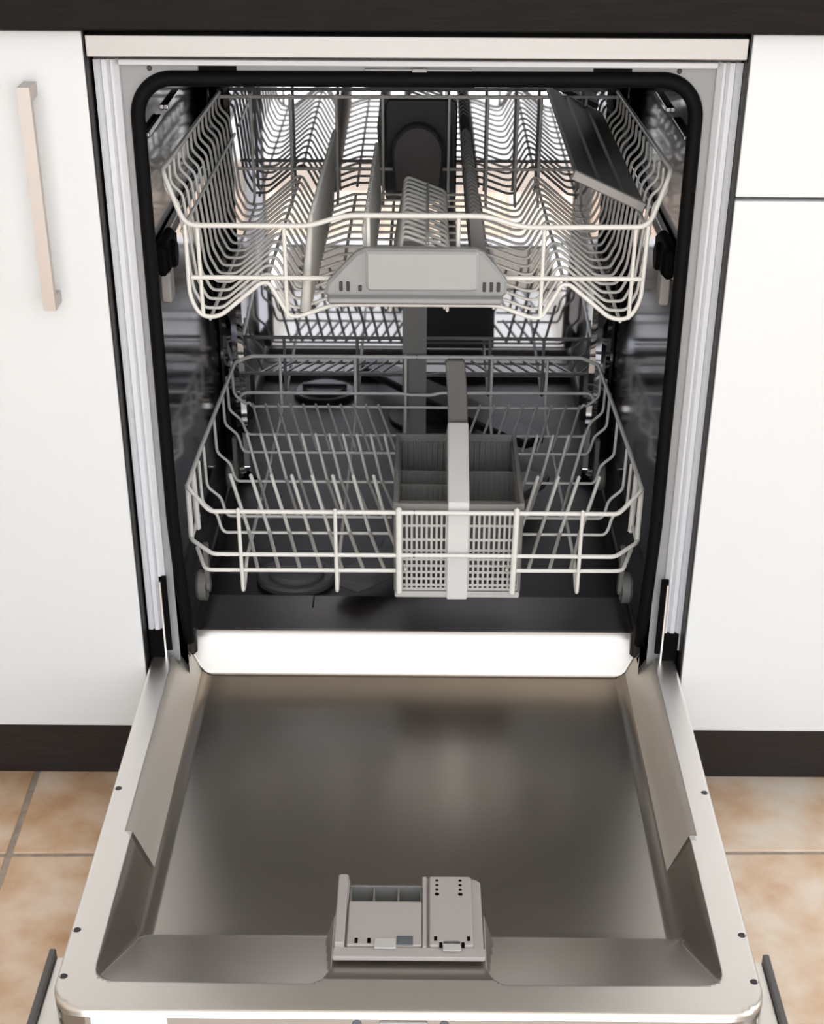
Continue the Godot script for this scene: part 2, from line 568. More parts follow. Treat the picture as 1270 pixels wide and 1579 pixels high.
func pan_height(x: float, z: float) -> float:
	var ax := absf(x)
	var edge := 0.2725 if z < 0.3225 else 0.2658
	# side: floor, a soft shoulder up to the ridge, a steep wall up to the rim
	var hs := ramp(ax, [[0.2362, PAN], [0.241, PAN + 0.0008], [0.2485, PAN + 0.0052], [edge, RIM]])
	var hf := ramp(z, FRONT_RAMP)
	var hh := ramp(-z, BACK_RAMP)
	var h := maxf(hs, maxf(hf, hh))
	# the platform that carries the detergent dispenser
	var w := 0.0665 + 0.019 * (1.0 - sqrt(1.0 - pow(clampf((z - 0.508) / 0.0335, 0.0, 1.0), 2.0)))
	var top := RIM - 0.0025 * clampf((0.535 - z) / 0.02, 0.0, 1.0)
	var hp := minf(ramp(-ax, [[-w - 0.010, PAN], [-w, top]]), ramp(z, [[0.425, PAN], [0.4425, top]]))
	h = maxf(h, hp)
	# soft rounding in the two front corners
	var cx := ax - (edge - 0.020)
	var cz := z - (0.541 - 0.020)
	if cx > 0.0 and cz > 0.0:
		h = maxf(h, ramp(Vector2(cx, cz).length(), [[0.0165, h], [0.0200, RIM]]))
	return minf(h, RIM)

func door_pan() -> Array:
	var xs := []
	for v in [0.2362, 0.241, 0.2447, 0.2485, 0.254, 0.260, 0.2658, 0.2668, 0.2725, 0.2735, 0.280, 0.2875]:
		xs.append(v)
	for k in 12:
		xs.append(0.2110 + k * 0.0022)
	for k in 24:
		xs.append(0.0585 + k * 0.0018)
	for k in 9:
		xs.append(k * 0.0065)
	for k in 12:
		xs.append(0.106 + k * 0.009)
	for k in 10:
		xs.append(0.290 + k * 0.0015)
	var all := []
	for v in xs:
		all.append(v)
		if v > 0.0:
			all.append(-v)
	all.sort()
	var zs := []
	for v in [-0.084, -0.0805, -0.077, -0.0735, -0.070, -0.0665, -0.065, -0.0635, -0.060, -0.04, -0.02, 0.0]:
		zs.append(v)
	for k in 40:
		zs.append(0.008 + k * 0.008)
	zs.append(0.3215); zs.append(0.3224); zs.append(0.3226)
	for k in 10:
		zs.append(0.333 + k * 0.0085)
	for k in 58:
		zs.append(0.4180 + k * 0.0022)
	for k in 12:
		zs.append(0.546 + k * 0.0025)
	for k in 10:
		zs.append(0.5745 + k * 0.0012)
	zs.sort()
	var outer := func(x: float, z: float) -> Vector3:
		# signed distance to the door's rounded outline and the outward direction
		var hw := 0.2975
		var zend := 0.5775
		var r := 0.036
		var ax := absf(x)
		if ax > hw - r and z > zend - r:
			var q := Vector2(ax - (hw - r), z - (zend - r))
			var l := q.length()
			return Vector3(signf(x) * q.x / l, q.y / l, l - r)
		if ax - hw > z - zend:
			return Vector3(signf(x), 0, ax - hw)
		return Vector3(0, 1, z - zend)
	# grid lines on the side walls slide along the walls so that they follow the mitred corners
	var slide := func(x: float, z: float) -> float:
		var ax := absf(x)
		var edge := 0.2725 if z < 0.3225 else 0.2658
		if ax < 0.2100 or ax > edge:
			return x
		var low := maxf(ramp(z, FRONT_RAMP), ramp(-z, BACK_RAMP))
		var knots := [[PAN, 0.2362], [PAN + 0.0008, 0.241], [PAN + 0.0052, 0.2485], [RIM, edge]]
		var x0 := ramp(low, knots)
		if ax < 0.2361:
			return signf(x) * (0.2100 + (ax - 0.2100) / 0.0262 * (x0 - 0.2100))
		return signf(x) * (x0 + (ax - 0.2362) / (edge - 0.2362) * (edge - x0))
	var pos := func(x: float, z: float) -> Vector3:
		var o: Vector3 = outer.call(x, z)
		var y := pan_height(x, z)
		if o.z > -0.004:
			var e := minf(o.z + 0.004, 0.004)
			y -= 0.004 - sqrt(maxf(0.0, 0.000016 - e * e))
		if o.z > 0.0:
			y -= o.z * (0.35 if o.y > 0.5 else 2.2)
			x -= o.x * o.z
			z -= o.y * o.z
		return Vector3(x, y, z)
	var shells := [begin(), begin(), begin()]   # rim, sunken pan, upper side flanges
	var nx := all.size()
	var grid := []
	var nor := []
	for z in zs:
		for x0 in all:
			var x: float = slide.call(x0, z)
			grid.append(pos.call(x, z))
			var e := 0.0006
			var a: Vector3 = pos.call(x + e, z) - pos.call(x - e, z)
			var b: Vector3 = pos.call(x, z + e) - pos.call(x, z - e)
			var n := b.cross(a)
			var o: Vector3 = outer.call(x, z)
			nor.append(n.normalized() if n.length() > 1e-12 and o.z < 0.0 else Vector3(o.x, 0.15, o.y).normalized())
	for j in zs.size() - 1:
		for i in nx - 1:
			if zs[j] < -0.021 and maxf(absf(all[i]), absf(all[i + 1])) > 0.2555 + 0.02 * clampf((zs[j] + 0.084) / 0.06, 0.0, 1.0):
				continue
			var p := j * nx + i
			var xm := absf(all[i] + all[i + 1]) / 2
			var zm: float = (zs[j] + zs[j + 1]) / 2
			var which := 0 if minf(minf(grid[p].y, grid[p + 1].y), minf(grid[p + nx].y, grid[p + nx + 1].y)) > RIM - 0.0001 or zm > 0.541 or xm > 0.2726 else 1
			if which == 1 and xm > 0.2486 and xm < 0.2735 and zm < 0.3225:
				which = 2
			quadn(shells[which], grid[p], grid[p + 1], grid[p + nx + 1], grid[p + nx], nor[p], nor[p + 1], nor[p + nx + 1], nor[p + nx])
	return shells

func dishwasher() -> void:
	var t := thing("dishwasher", "open built-in dishwasher with a stainless steel tub and its door folded down", "dishwasher", Vector3(0, 0, -0.3))
	var st := begin()
	# steel strip under the worktop
	st = begin()
	box(st, Vector3(-0.2990, 0.8085, -0.030), Vector3(0.2995, 0.8275, 0.0), 0.0012)
	obj("top_strip", st, M.brushed_top, t, "brushed steel strip under the worktop")
	# grey front frame, U shaped, with a rounded opening
	st = begin()
	var hole := rr(-0.2665, -0.1, 0.2665, 0.7885, [0.038, 0.038, 0.001, 0.001])
	var out := rr(-0.2985, -0.101, 0.3000, 0.8045, [0.001, 0.001, 0.001, 0.001])
	for i in range(hole.size()):
		hole[i].y = maxf(hole[i].y, 0.03)
		out[i].y = maxf(out[i].y, 0.02)
	flat_ring(st, out, hole, -0.031)
	flat_ring(st, out, hole, -0.034, Vector3(0, 0, -1))
	skin(st, hole, -0.031, hole, -0.034, true)
	obj("front_frame", st, M.frame_grey, t)
	# slots and screws in the frame's top bar
	for x in [[-0.2021, -0.1664], [0.1639, 0.1998]]:
		st = begin()
		box(st, Vector3(x[0], 0.7905, -0.0315), Vector3(x[1], 0.7972, -0.0300), 0.0005)
		obj("slot_cover", st, M.black, t, "black rectangular slot")
	for x in [-0.2474, 0.2436]:
		st = begin()
		disc(st, Vector3(x, 0.7945, -0.0312), Vector3(0, 0, 1), 0.0024, 0.001, 14)
		obj("screw", st, M.dark, t)
	st = begin()
	box(st, Vector3(-0.048, 0.7935, -0.0312), Vector3(0.052, 0.7955, -0.0285), 0.0006)
	box(st, Vector3(-0.025, 0.7895, -0.0312), Vector3(0.034, 0.7925, -0.0270), 0.0008)
	box(st, Vector3(-0.004, 0.7925, -0.0312), Vector3(0.010, 0.7960, -0.0265), 0.0008)
	obj("door_latch", st, M.frame_grey, t)
	# pale sealing strips: two grooved uprights and a top bar
	for s in [-1.0, 1.0]:
		st = begin()
		var x0 := 0.2748 if s < 0 else 0.2778
		var prof := [[x0, 0.0265], [x0 + 0.0045, 0.0205], [x0 + 0.0068, 0.0205], [x0 + 0.0085, 0.0240], [x0 + 0.0105, 0.0205], [x0 + 0.0150, 0.0200], [x0 + 0.0165, 0.0235], [x0 + 0.0185, 0.0205], [x0 + 0.0225, 0.0210], [x0 + 0.0236, 0.0260]]
		for k in prof.size() - 1:
			var a: Array = prof[k]
			var b: Array = prof[k + 1]
			var n := Vector3(-s * (float(b[1]) - float(a[1])) * -1.0, 0, 1.0 * (float(b[0]) - float(a[0]))).normalized()
			quad(st, Vector3(s * a[0], 0.19, -a[1]), Vector3(s * b[0], 0.19, -b[1]), Vector3(s * b[0], 0.8035, -b[1]), Vector3(s * a[0], 0.8035, -a[1]), n)
		quad(st, Vector3(s * x0, 0.19, -0.0265), Vector3(s * x0, 0.19, -0.0310), Vector3(s * x0, 0.8035, -0.0310), Vector3(s * x0, 0.8035, -0.0265), Vector3(-s, 0, 0))
		obj("sealing_strip", st, M.seal_strip, t)
	st = begin()
	box(st, Vector3(-0.2745, 0.7985, -0.0305), Vector3(0.2775, 0.8040, -0.0195), 0.0012)
	obj("top_sealing_strip", st, M.seal_strip, t)
	# black rubber gasket: a round-cornered arch
	st = begin()
	var arch := [Vector3(-0.2570, 0.186, -0.046), Vector3(-0.2560, 0.215, -0.034), Vector3(-0.2585, 0.26, -0.031), Vector3(-0.2615, 0.34, -0.030), Vector3(-0.2615, 0.62, -0.030)]
	for k in 13:
		var a := PI - PI / 2 * k / 12.0
		arch.append(Vector3(-0.2275 + cos(a) * 0.034, 0.7520 + sin(a) * 0.034, -0.030))
	for k in 13:
		var a := PI / 2 - PI / 2 * k / 12.0
		arch.append(Vector3(0.2285 + cos(a) * 0.034, 0.7530 + sin(a) * 0.034, -0.030))
	arch.append_array([Vector3(0.2625, 0.62, -0.030), Vector3(0.2625, 0.34, -0.030), Vector3(0.2600, 0.26, -0.031), Vector3(0.2580, 0.215, -0.034), Vector3(0.2590, 0.186, -0.046)])
	tube(st, arch, 0.0070, 12)
	obj("gasket", st, M.gasket, t, "black rubber door seal")
	tub(t)
	# hinge arms in their slots
	for s in [-1.0, 1.0]:
		st = begin()
		box(st, Vector3(s * 0.2770 - 0.0040, 0.186, -0.0235), Vector3(s * 0.2770 + 0.0040, 0.278, -0.0195), 0.0004)
		box(st, Vector3(s * 0.2900 - 0.0080, 0.150, -0.0265), Vector3(s * 0.2900 + 0.0080, 0.212, -0.0185), 0.0004)
		obj("hinge_slot", st, M.black, t)
		st = begin()
		box(st, Vector3(s * 0.2800 - 0.0012, 0.170, -0.024), Vector3(s * 0.2800 + 0.0012, 0.273, -0.0165), 0.0004)
		obj("hinge_arm", st, M.brushed, t)
	door(t)

func tub(t: Node3D) -> void:
	var st := begin()
	# walls and top: a rounded arch drawn back from the opening
	var n := 8
	var front := rr(-0.2570, 0.090, 0.2580, 0.7835, [0.032, 0.032, 0.004, 0.004], n)
	var lip := rr(-0.2585, 0.090, 0.2595, 0.7850, [0.034, 0.034, 0.004, 0.004], n)
	var mid := rr(-0.2720, 0.090, 0.2720, 0.7960, [0.040, 0.040, 0.02, 0.02], n)
	var back := rr(-0.2700, 0.150, 0.2700, 0.7950, [0.040, 0.040, 0.02, 0.02], n)
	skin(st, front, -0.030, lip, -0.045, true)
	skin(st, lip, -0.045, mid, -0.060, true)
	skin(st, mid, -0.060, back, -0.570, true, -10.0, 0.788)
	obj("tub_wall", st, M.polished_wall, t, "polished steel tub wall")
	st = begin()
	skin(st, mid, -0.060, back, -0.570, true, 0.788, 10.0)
	obj("tub_roof", st, M.tub_roof, t, "dull steel roof of the tub, darkened to weaken reflections")
	# back wall, joined to the sides by a wide fillet
	st = begin()
	var before := back
	var zb := -0.570
	for k in 6:
		var a := PI / 2 * (k + 1) / 6.0
		var inset := 0.030 * (1.0 - cos(a))
		var next := rr(-0.2700 + inset, 0.150, 0.2700 - inset, 0.7950 - inset, [0.040, 0.040, 0.02, 0.02], n)
		var zn := -0.570 - 0.030 * sin(a)
		skin(st, before, zb, next, zn, true)
		before = next
		zb = zn
	var idx := Geometry2D.triangulate_polygon(before)
	for i in range(0, idx.size(), 3):
		var q := []
		for k in 3:
			q.append(Vector3(before[idx[i + k]].x, before[idx[i + k]].y, zb))
		tri(st, q[0], q[1], q[2], Vector3(0, 0, 1), Vector3(0, 0, 1), Vector3(0, 0, 1))
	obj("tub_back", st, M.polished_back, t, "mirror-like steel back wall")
	# floor: a front ledge, a sunken basin behind, side ledges for the wheels
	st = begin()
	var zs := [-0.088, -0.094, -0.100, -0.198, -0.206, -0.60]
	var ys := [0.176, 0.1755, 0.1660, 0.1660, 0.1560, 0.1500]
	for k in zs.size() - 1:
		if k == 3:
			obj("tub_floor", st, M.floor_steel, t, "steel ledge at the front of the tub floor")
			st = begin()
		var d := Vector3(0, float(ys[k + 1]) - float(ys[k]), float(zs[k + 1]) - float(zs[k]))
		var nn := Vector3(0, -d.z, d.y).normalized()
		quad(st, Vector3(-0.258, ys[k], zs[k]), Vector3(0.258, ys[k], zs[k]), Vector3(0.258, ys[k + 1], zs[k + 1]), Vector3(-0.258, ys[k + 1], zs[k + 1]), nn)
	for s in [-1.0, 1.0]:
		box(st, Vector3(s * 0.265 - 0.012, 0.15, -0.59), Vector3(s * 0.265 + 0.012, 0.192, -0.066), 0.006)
	obj("tub_basin", st, M.basin, t, "sunken tub floor with its shade darkened into the colour")
	st = begin()
	disc(st, Vector3(-0.150, 0.154, -0.265), Vector3.UP, 0.050, 0.010, 32, 0.003)
	disc(st, Vector3(-0.150, 0.162, -0.265), Vector3.UP, 0.036, 0.008, 28, 0.003)
	box(st, Vector3(-0.186, 0.168, -0.269), Vector3(-0.114, 0.175, -0.261), 0.001)
	obj("salt_cap", st, M.plastic_dark, t, "grey round screw cap in the tub floor")
	st = begin()
	disc(st, Vector3(0.03, 0.152, -0.36), Vector3.UP, 0.075, 0.008, 36, 0.002)
	disc(st, Vector3(0.03, 0.158, -0.36), Vector3.UP, 0.032, 0.024, 24, 0.003)
	obj("filter", st, M.plastic_dark, t)
	# lower spray arm lying askew on its hub
	st = begin()
	var arm := PackedVector2Array([Vector2(-0.215, -0.017), Vector2(-0.19, -0.024), Vector2(0.0, -0.030), Vector2(0.19, -0.024), Vector2(0.215, -0.017), Vector2(0.215, 0.017), Vector2(0.19, 0.024), Vector2(0.0, 0.030), Vector2(-0.19, 0.024), Vector2(-0.215, 0.017)])
	var xf := Transform3D(Basis(Vector3.UP, 0.93) * Basis(Vector3(1, 0, 0), -PI / 2), Vector3(0.045, 0.176, -0.365))
	extrude(st, arm, 0.0, 0.014, xf, 0.003)
	obj("spray_arm", st, M.plastic_dark, t, "grey lower spray arm")
	# seam in the tub floor
	st = begin()
	box(st, Vector3(-0.1240, 0.1655, -0.1975), Vector3(-0.1225, 0.1668, -0.165), 0.0002)
	obj("floor_seam", st, M.black, t)
	# water duct on the back wall, with the docking piece at its top
	st = begin()
	extrude(st, rr(-0.0195, 0.15, 0.0135, 0.560, [0.003, 0.003, 0.001, 0.001], 3), -0.596, -0.570, Transform3D(), 0.003)
	obj("water_duct", st, M.plastic_mid, t, "grey upright water duct")
	st = begin()
	extrude(st, rr(-0.042, 0.545, 0.050, 0.668, [0.008, 0.008, 0.004, 0.004], 4), -0.597, -0.588, Transform3D(), 0.002)  # added plate in place of a dark figure mirrored in the back wall
	obj("dark_reflection_plate", st, M.dark, t, "added dark plate standing in for a dark reflection in the back wall")
	st = begin()
	var dome := PackedVector2Array([Vector2(0.0290, 0.560), Vector2(0.0330, 0.600)])
	for k in 17:
		var a := PI * k / 16.0
		dome.append(Vector2(cos(a) * 0.0330, 0.606 + sin(a) * 0.036))
	dome.append_array([Vector2(-0.0330, 0.600), Vector2(-0.0290, 0.560)])
	extrude(st, dome, -0.588, -0.560, Transform3D(), 0.003)
	obj("docking_piece", st, M.dome, t, "dark dome-shaped docking piece")
	# guide rails of the upper rack with their stoppers and roller clips
	for s in [-1.0, 1.0]:
		st = begin()
		box(st, Vector3(s * 0.2665 - 0.0035, 0.586, -0.575), Vector3(s * 0.2665 + 0.0035, 0.612, -0.085), 0.0015)
		box(st, Vector3(s * 0.2615 - 0.0025, 0.592, -0.575), Vector3(s * 0.2615 + 0.0025, 0.606, -0.100), 0.001)
		obj("guide_rail", st, M.polished, t)
		st = begin()
		box(st, Vector3(s * 0.2590 - 0.0080, 0.588, -0.150), Vector3(s * 0.2590 + 0.0080, 0.622, -0.078), 0.006)
		disc(st, Vector3(s * 0.2530, 0.604, -0.112), Vector3(-s, 0, 0), 0.014, 0.006, 20, 0.002)
		obj("rail_stopper", st, M.black, t, "black roller at the rail's end")
		st = begin()
		box(st, Vector3(s * 0.2590 - 0.0060, 0.556, -0.120), Vector3(s * 0.2590 + 0.0060, 0.590, -0.096), 0.003)
		obj("rail_clip", st, M.plastic, t, "grey clip under the rail")
		for z in [-0.16, -0.30, -0.44]:
			st = begin()
			box(st, Vector3(s * 0.2690 - 0.003, 0.716, z - 0.045), Vector3(s * 0.2690 + 0.003, 0.722, z + 0.045), 0.0015)
			obj("wall_bead", st, M.polished, t)

func door(t: Node3D) -> void:
	var at := t.position
	var shells := door_pan()
	var pan := show_mesh("door", shells[0].commit(), M.steel_rim, t, -at)
	show_mesh("inner_pan", shells[1].commit(), M.steel, pan)
	show_mesh("side_flanges", shells[2].commit(), M.satin, pan)
	pan.set_meta("label", "lowered dishwasher door with a sunken stainless steel inner face")
	var st := begin()
	box(st, Vector3(-0.2950, 0.095, 0.004), Vector3(0.2950, 0.126, 0.560), 0.002)
	for s in [-1.0, 1.0]:
		box(st, Vector3(s * 0.2850 - 0.0100, 0.12, 0.004), Vector3(s * 0.2850 + 0.0100, 0.165, 0.555), 0.002)
	box(st, Vector3(-0.2700, 0.12, 0.548), Vector3(0.2700, 0.165, 0.568), 0.002)
	obj("door_body", st, M.steel_rim, pan)
	# outer panel reaching past the inner face, with grey edge strips
	st = begin()
	box(st, Vector3(-0.3125, 0.138, 0.476), Vector3(0.3125, 0.151, 0.720), 0.002)
	obj("outer_panel", st, M.steel_rim, pan)
	for s in [-1.0, 1.0]:
		st = begin()
		box(st, Vector3(s * 0.3150 - 0.0028, 0.132, 0.472), Vector3(s * 0.3150 + 0.0028, 0.157, 0.722), 0.001)
		obj("edge_strip", st, M.plastic_dark, pan, "grey edge strip")
	st = begin()
	box(st, Vector3(-0.3000, 0.060, 0.004), Vector3(0.3000, 0.079, 0.740), 0.002)
	obj("furniture_front", st, M.white, pan)
	# control strip: the door's end face under the rim
	var up := Transform3D(Basis(Vector3(1, 0, 0), Vector3(0, 0, 1), Vector3(0, -1, 0)), Vector3.ZERO)   # outline (x, z), pushed downwards
	st = begin()
	extrude(st, rr(-0.2955, 0.541, 0.2955, 0.5770, [0.034, 0.034, 0.002, 0.002], 10), -0.1745, -0.085, up, 0.001)
	obj("control_strip", st, M.brushed_strip, pan, "brushed steel end face with the controls")
	st = begin()
	box(st, Vector3(-0.2620, 0.100, 0.5760), Vector3(-0.1985, 0.1735, 0.5776), 0.0003)
	obj("sticker", st, M.white, pan, "plain white sticker")
	st = begin()
	box(st, Vector3(-0.0236, 0.150, 0.5755), Vector3(0.0160, 0.1690, 0.5795), 0.001)
	obj("button", st, M.plastic_light, pan, "pale grey button")
	for x in [-0.042, 0.030]:
		st = begin()
		disc(st, Vector3(x, 0.1660, 0.5765), Vector3(0, 0, 1), 0.004, 0.0018, 16)
		obj("button", st, M.slate, pan)
	for s in [-1.0, 1.0]:
		for z in [0.249, 0.472, 0.534]:
			st = begin()
			disc(st, Vector3(s * 0.2915, 0.1762, z), Vector3(s * 0.12, 1.0, 0).normalized(), 0.0042, 0.0020, 14, 0.0008)
			obj("screw", st, M.dark, pan)
	# detergent dispenser
	var y0 := 0.1500
	var y1 := 0.1835
	st = begin()
	var base := PackedVector2Array([Vector2(-0.0640, 0.500), Vector2(-0.0630, 0.404), Vector2(-0.0600, 0.400), Vector2(-0.0545, 0.400), Vector2(-0.0545, 0.437), Vector2(0.0125, 0.437), Vector2(0.0125, 0.399), Vector2(0.0590, 0.399), Vector2(0.0640, 0.404), Vector2(0.0645, 0.497), Vector2(0.0620, 0.500)])
	extrude(st, base, -y1 + 0.0025, -PAN, up, 0.001)
	box(st, Vector3(-0.0655, y1 - 0.0050, 0.4985), Vector3(0.0655, y1 + 0.0005, 0.5125), 0.0015)
	box(st, Vector3(-0.0645, y1 - 0.004, 0.402), Vector3(-0.0555, y1 + 0.0060, 0.500), 0.0015)
	box(st, Vector3(0.0115, y1 - 0.004, 0.400), Vector3(0.0155, y1 + 0.0018, 0.500), 0.0008)
	obj("dispenser_body", st, M.dispenser, pan, "grey detergent dispenser")
	st = begin()   # the cup: low walls and two ribs showing behind the lid
	box(st, Vector3(-0.0545, PAN, 0.4095), Vector3(0.0125, y1 - 0.0010, 0.4120), 0.0006)
	box(st, Vector3(-0.0545, PAN, 0.4110), Vector3(0.0125, y1 - 0.0170, 0.4375), 0.0006)
	for x in [-0.0540, -0.0330, -0.0110, 0.0095]:
		box(st, Vector3(x, y1 - 0.018, 0.4115), Vector3(x + 0.0018, y1 - 0.0030, 0.438), 0.0004)
	obj("detergent_cup", st, M.plastic_mid, pan, "open detergent cup")
	st = begin()
	box(st, Vector3(-0.0540, y1 - 0.004, 0.4370), Vector3(0.0110, y1 + 0.0022, 0.4985), 0.0012)
	obj("dispenser_lid", st, M.dispenser, pan, "sliding dispenser lid")
	st = begin()
	box(st, Vector3(-0.0300, y1 + 0.0010, 0.4900), Vector3(-0.0110, y1 + 0.0032, 0.5035), 0.0008)
	obj("lid_catch", st, M.plastic_light, pan)
	st = begin()
	box(st, Vector3(-0.0105, y1 + 0.0012, 0.4865), Vector3(0.0035, y1 + 0.0030, 0.4985), 0.0006)
	obj("window_insert", st, M.slate, pan, "slate grey insert")
	st = begin()
	box(st, Vector3(0.0175, y1 - 0.004, 0.4005), Vector3(0.0555, y1 + 0.0030, 0.4990), 0.0015)
	obj("rinse_aid_lid", st, M.dispenser, pan, "rinse aid lid")
	st = begin()
	box(st, Vector3(0.0290, y1 + 0.0015, 0.4930), Vector3(0.0450, y1 + 0.0030, 0.5060), 0.001)
	obj("lid_catch", st, M.plastic_light, pan)
	for x in [0.0245, 0.0455]:
		for k in 4:
			st = begin()
			disc(st, Vector3(x, y1 + 0.0026, 0.4075 + k * 0.0068), Vector3.UP, 0.0016 if k != 3 else 0.0022, 0.0006, 12, 0.0002)
			obj("dot_mark", st, M.black, pan)
	for q in [[-0.0455, 0.4935], [-0.0345, 0.4935], [0.0230, 0.4905], [0.0515, 0.4905], [0.0275, 0.4985], [0.0465, 0.4985]]:
		st = begin()
		box(st, Vector3(float(q[0]) - 0.0014, y1 + 0.0015, float(q[1]) - 0.003), Vector3(float(q[0]) + 0.0014, y1 + 0.0036, float(q[1]) + 0.003), 0.0004)
		obj("slot_mark", st, M.black, pan)

# ---------------------------------------------------------------- racks
const WR := 0.0021     # radius of a rack wire

func wire(called: String, pts: Array, parent: Node, r := WR, bend := 0.008, m: Material = null, label := "") -> MeshInstance3D:
	var st := begin()
	tube(st, fillet(pts, bend, 4), r, 8)
	return obj(called, st, m if m else M.wire, parent, label)

func upper_rack() -> void:
	var base := Vector3(0, 0.55, -0.32)
	var t := thing("dish_rack", "upper grey wire dishwasher rack with a wide plastic grip at its front", "dish rack", base)
	var yt := 0.692
	# rim: side rails that drop at the front to a front rail raised in its middle
	var rim := [Vector3(-0.250, yt - 0.015, -0.575), Vector3(-0.250, yt + 0.003, -0.072), Vector3(-0.228, 0.648, -0.050), Vector3(-0.105, 0.648, -0.050), Vector3(-0.070, 0.6585, -0.050), Vector3(0.070, 0.6585, -0.050), Vector3(0.105, 0.648, -0.050), Vector3(0.2300, 0.649, -0.050), Vector3(0.251, yt + 0.006, -0.072), Vector3(0.250, yt - 0.012, -0.575)]
	wire("rim_wire", rim, t, 0.0026, 0.012)
	wire("rail", [Vector3(-0.2255, 0.596, -0.0535), Vector3(-0.080, 0.596, -0.0535)], t, 0.0024)
	wire("rail", [Vector3(0.080, 0.597, -0.0535), Vector3(0.2290, 0.597, -0.0535)], t, 0.0024)
	# cross wires: down the side, through the trough, over the ridge, across the middle
	var half := [Vector2(0.250, 0.690), Vector2(0.250, 0.673), Vector2(0.2385, 0.662), Vector2(0.2290, 0.575), Vector2(0.219, 0.5555), Vector2(0.200, 0.5555), Vector2(0.156, 0.5905), Vector2(0.148, 0.5905), Vector2(0.129, 0.5565), Vector2(0.118, 0.5565), Vector2(0.083, 0.5690)]
	var path := []
	for k in half.size():
		path.append(Vector3(-half[k].x, half[k].y, 0))
	for k in half.size():
		var q: Vector2 = half[half.size() - 1 - k]
		path.append(Vector3(q.x, q.y, 0))
	var st := begin()
	tube(st, fillet(path, 0.005, 3), 0.0017, 7)
	var rib := st.commit()
	for k in 15:
		var z := -0.086 - k * 0.0345
		var o := show_mesh("cross_wire", rib, M.wire, t, Vector3(0, -0.001 * k * 0.9, z) - base)
		o.rotation.y = 0.0
	# front cross wire, closing the contour under the front rails
	var fpath := []
	for p in path:
		if p.y < 0.64:
			fpath.append(Vector3(p.x, p.y, -0.056))
	fpath.push_front(Vector3(-0.2285, 0.648, -0.052))
	fpath.push_back(Vector3(0.2300, 0.649, -0.052))
	wire("front_wire", fpath, t, 0.0023, 0.010)
	for x in [[-0.2165, 0.650, 0.556], [-0.1305, 0.650, 0.556], [-0.047, 0.660, 0.570], [0.0425, 0.660, 0.570], [0.1275, 0.650, 0.556], [0.2180, 0.650, 0.556]]:
		wire("upright", [Vector3(x[0], x[1], -0.0520), Vector3(x[0], x[2], -0.0560)], t, 0.0021)
	# back: two rails and uprights
	wire("rail", [Vector3(-0.250, 0.672, -0.575), Vector3(0.250, 0.674, -0.575)], t, 0.0022)
	wire("rail", [Vector3(-0.232, 0.5855, -0.577), Vector3(0.232, 0.5865, -0.577)], t, 0.0020)
	for x in [-0.2111, -0.1616, -0.1031, -0.0446, 0.0393, 0.0879, 0.1257, 0.1553, 0.2111]:
		wire("upright", [Vector3(x, 0.675, -0.575), Vector3(x, 0.552, -0.574), Vector3(x, 0.545, -0.556)], t, 0.0019)
	# long wires under the cross wires
	for q in [[-0.210, 0.5525], [-0.152, 0.5875], [-0.080, 0.5655], [-0.030, 0.5655], [0.030, 0.5655], [0.080, 0.5655], [0.152, 0.5875], [0.210, 0.5525]]:
		wire("long_wire", [Vector3(q[0], q[1], -0.058), Vector3(q[0], float(q[1]) - 0.012, -0.574)], t, 0.0019)
	for s in [-1.0, 1.0]:
		wire("long_wire", [Vector3(s * 0.2330, 0.640, -0.060), Vector3(s * 0.2330, 0.628, -0.575)], t, 0.0019)
	# rows of tines
	st = begin()
	for k in 8:
		var a0 := TAU * k / 8
		var a1 := TAU * (k + 1) / 8
		var d0 := Vector3(cos(a0), 0, sin(a0))
		var d1 := Vector3(cos(a1), 0, sin(a1))
		quadn(st, d0 * 0.0058, d1 * 0.0058, d1 * 0.0026 + Vector3(0, 0.096, 0), d0 * 0.0026 + Vector3(0, 0.096, 0), d0, d1, d1, d0)
		tri(st, d0 * 0.0026 + Vector3(0, 0.096, 0), d1 * 0.0026 + Vector3(0, 0.096, 0), Vector3(0, 0.099, 0), d0, d1, Vector3.UP)
	var peg := st.commit()
	for k in 40:
		var o := show_mesh("tine", peg, M.tine, t, Vector3(-0.1135, 0.5565 - 0.0004 * k, -0.074 - k * 0.0122) - base)
		o.rotation.z = -0.09
	st = begin()
	tube(st, [Vector3(0, 0, 0), Vector3(0, 0.075, 0)], 0.0028, 6)
	var pin := st.commit()
	for k in 36:
		var o := show_mesh("tine", pin, M.tine, t, Vector3(-0.0480, 0.566 - 0.0005 * k, -0.074 - k * 0.0135) - base)
		o.rotation.z = 0.05
	st = begin()
	extrude(st, PackedVector2Array([Vector2(0.0600, 0.566), Vector2(0.0540, 0.646), Vector2(0.0550, 0.652), Vector2(0.0590, 0.655), Vector2(0.0660, 0.650), Vector2(0.0800, 0.566)]), -0.002, 0.002, Transform3D(), 0.0006)
	var fin := st.commit()
	for k in 24:
		show_mesh("fin", fin, M.fin, t, Vector3(0, -0.0006 * k, -0.090 - k * 0.0200) - base)
	# middle row: slanted loops
	st = begin()
	tube(st, fillet([Vector3(-0.0260, 0.557, 0), Vector3(-0.0130, 0.633, 0), Vector3(0.0340, 0.616, 0), Vector3(0.0330, 0.557, 0)], 0.006, 3), 0.0019, 7)
	var slant := st.commit()
	for k in 14:
		show_mesh("slanted_tine", slant, M.tine, t, Vector3(0, -0.0009 * k, -0.075 - k * 0.0235) - base)
	wire("long_wire", [Vector3(0.012, 0.626, -0.072), Vector3(0.012, 0.612, -0.385)], t, 0.0017, 0.008, M.tine)
	# folded cup shelf on the right, a grooved plastic flap
	st = begin()
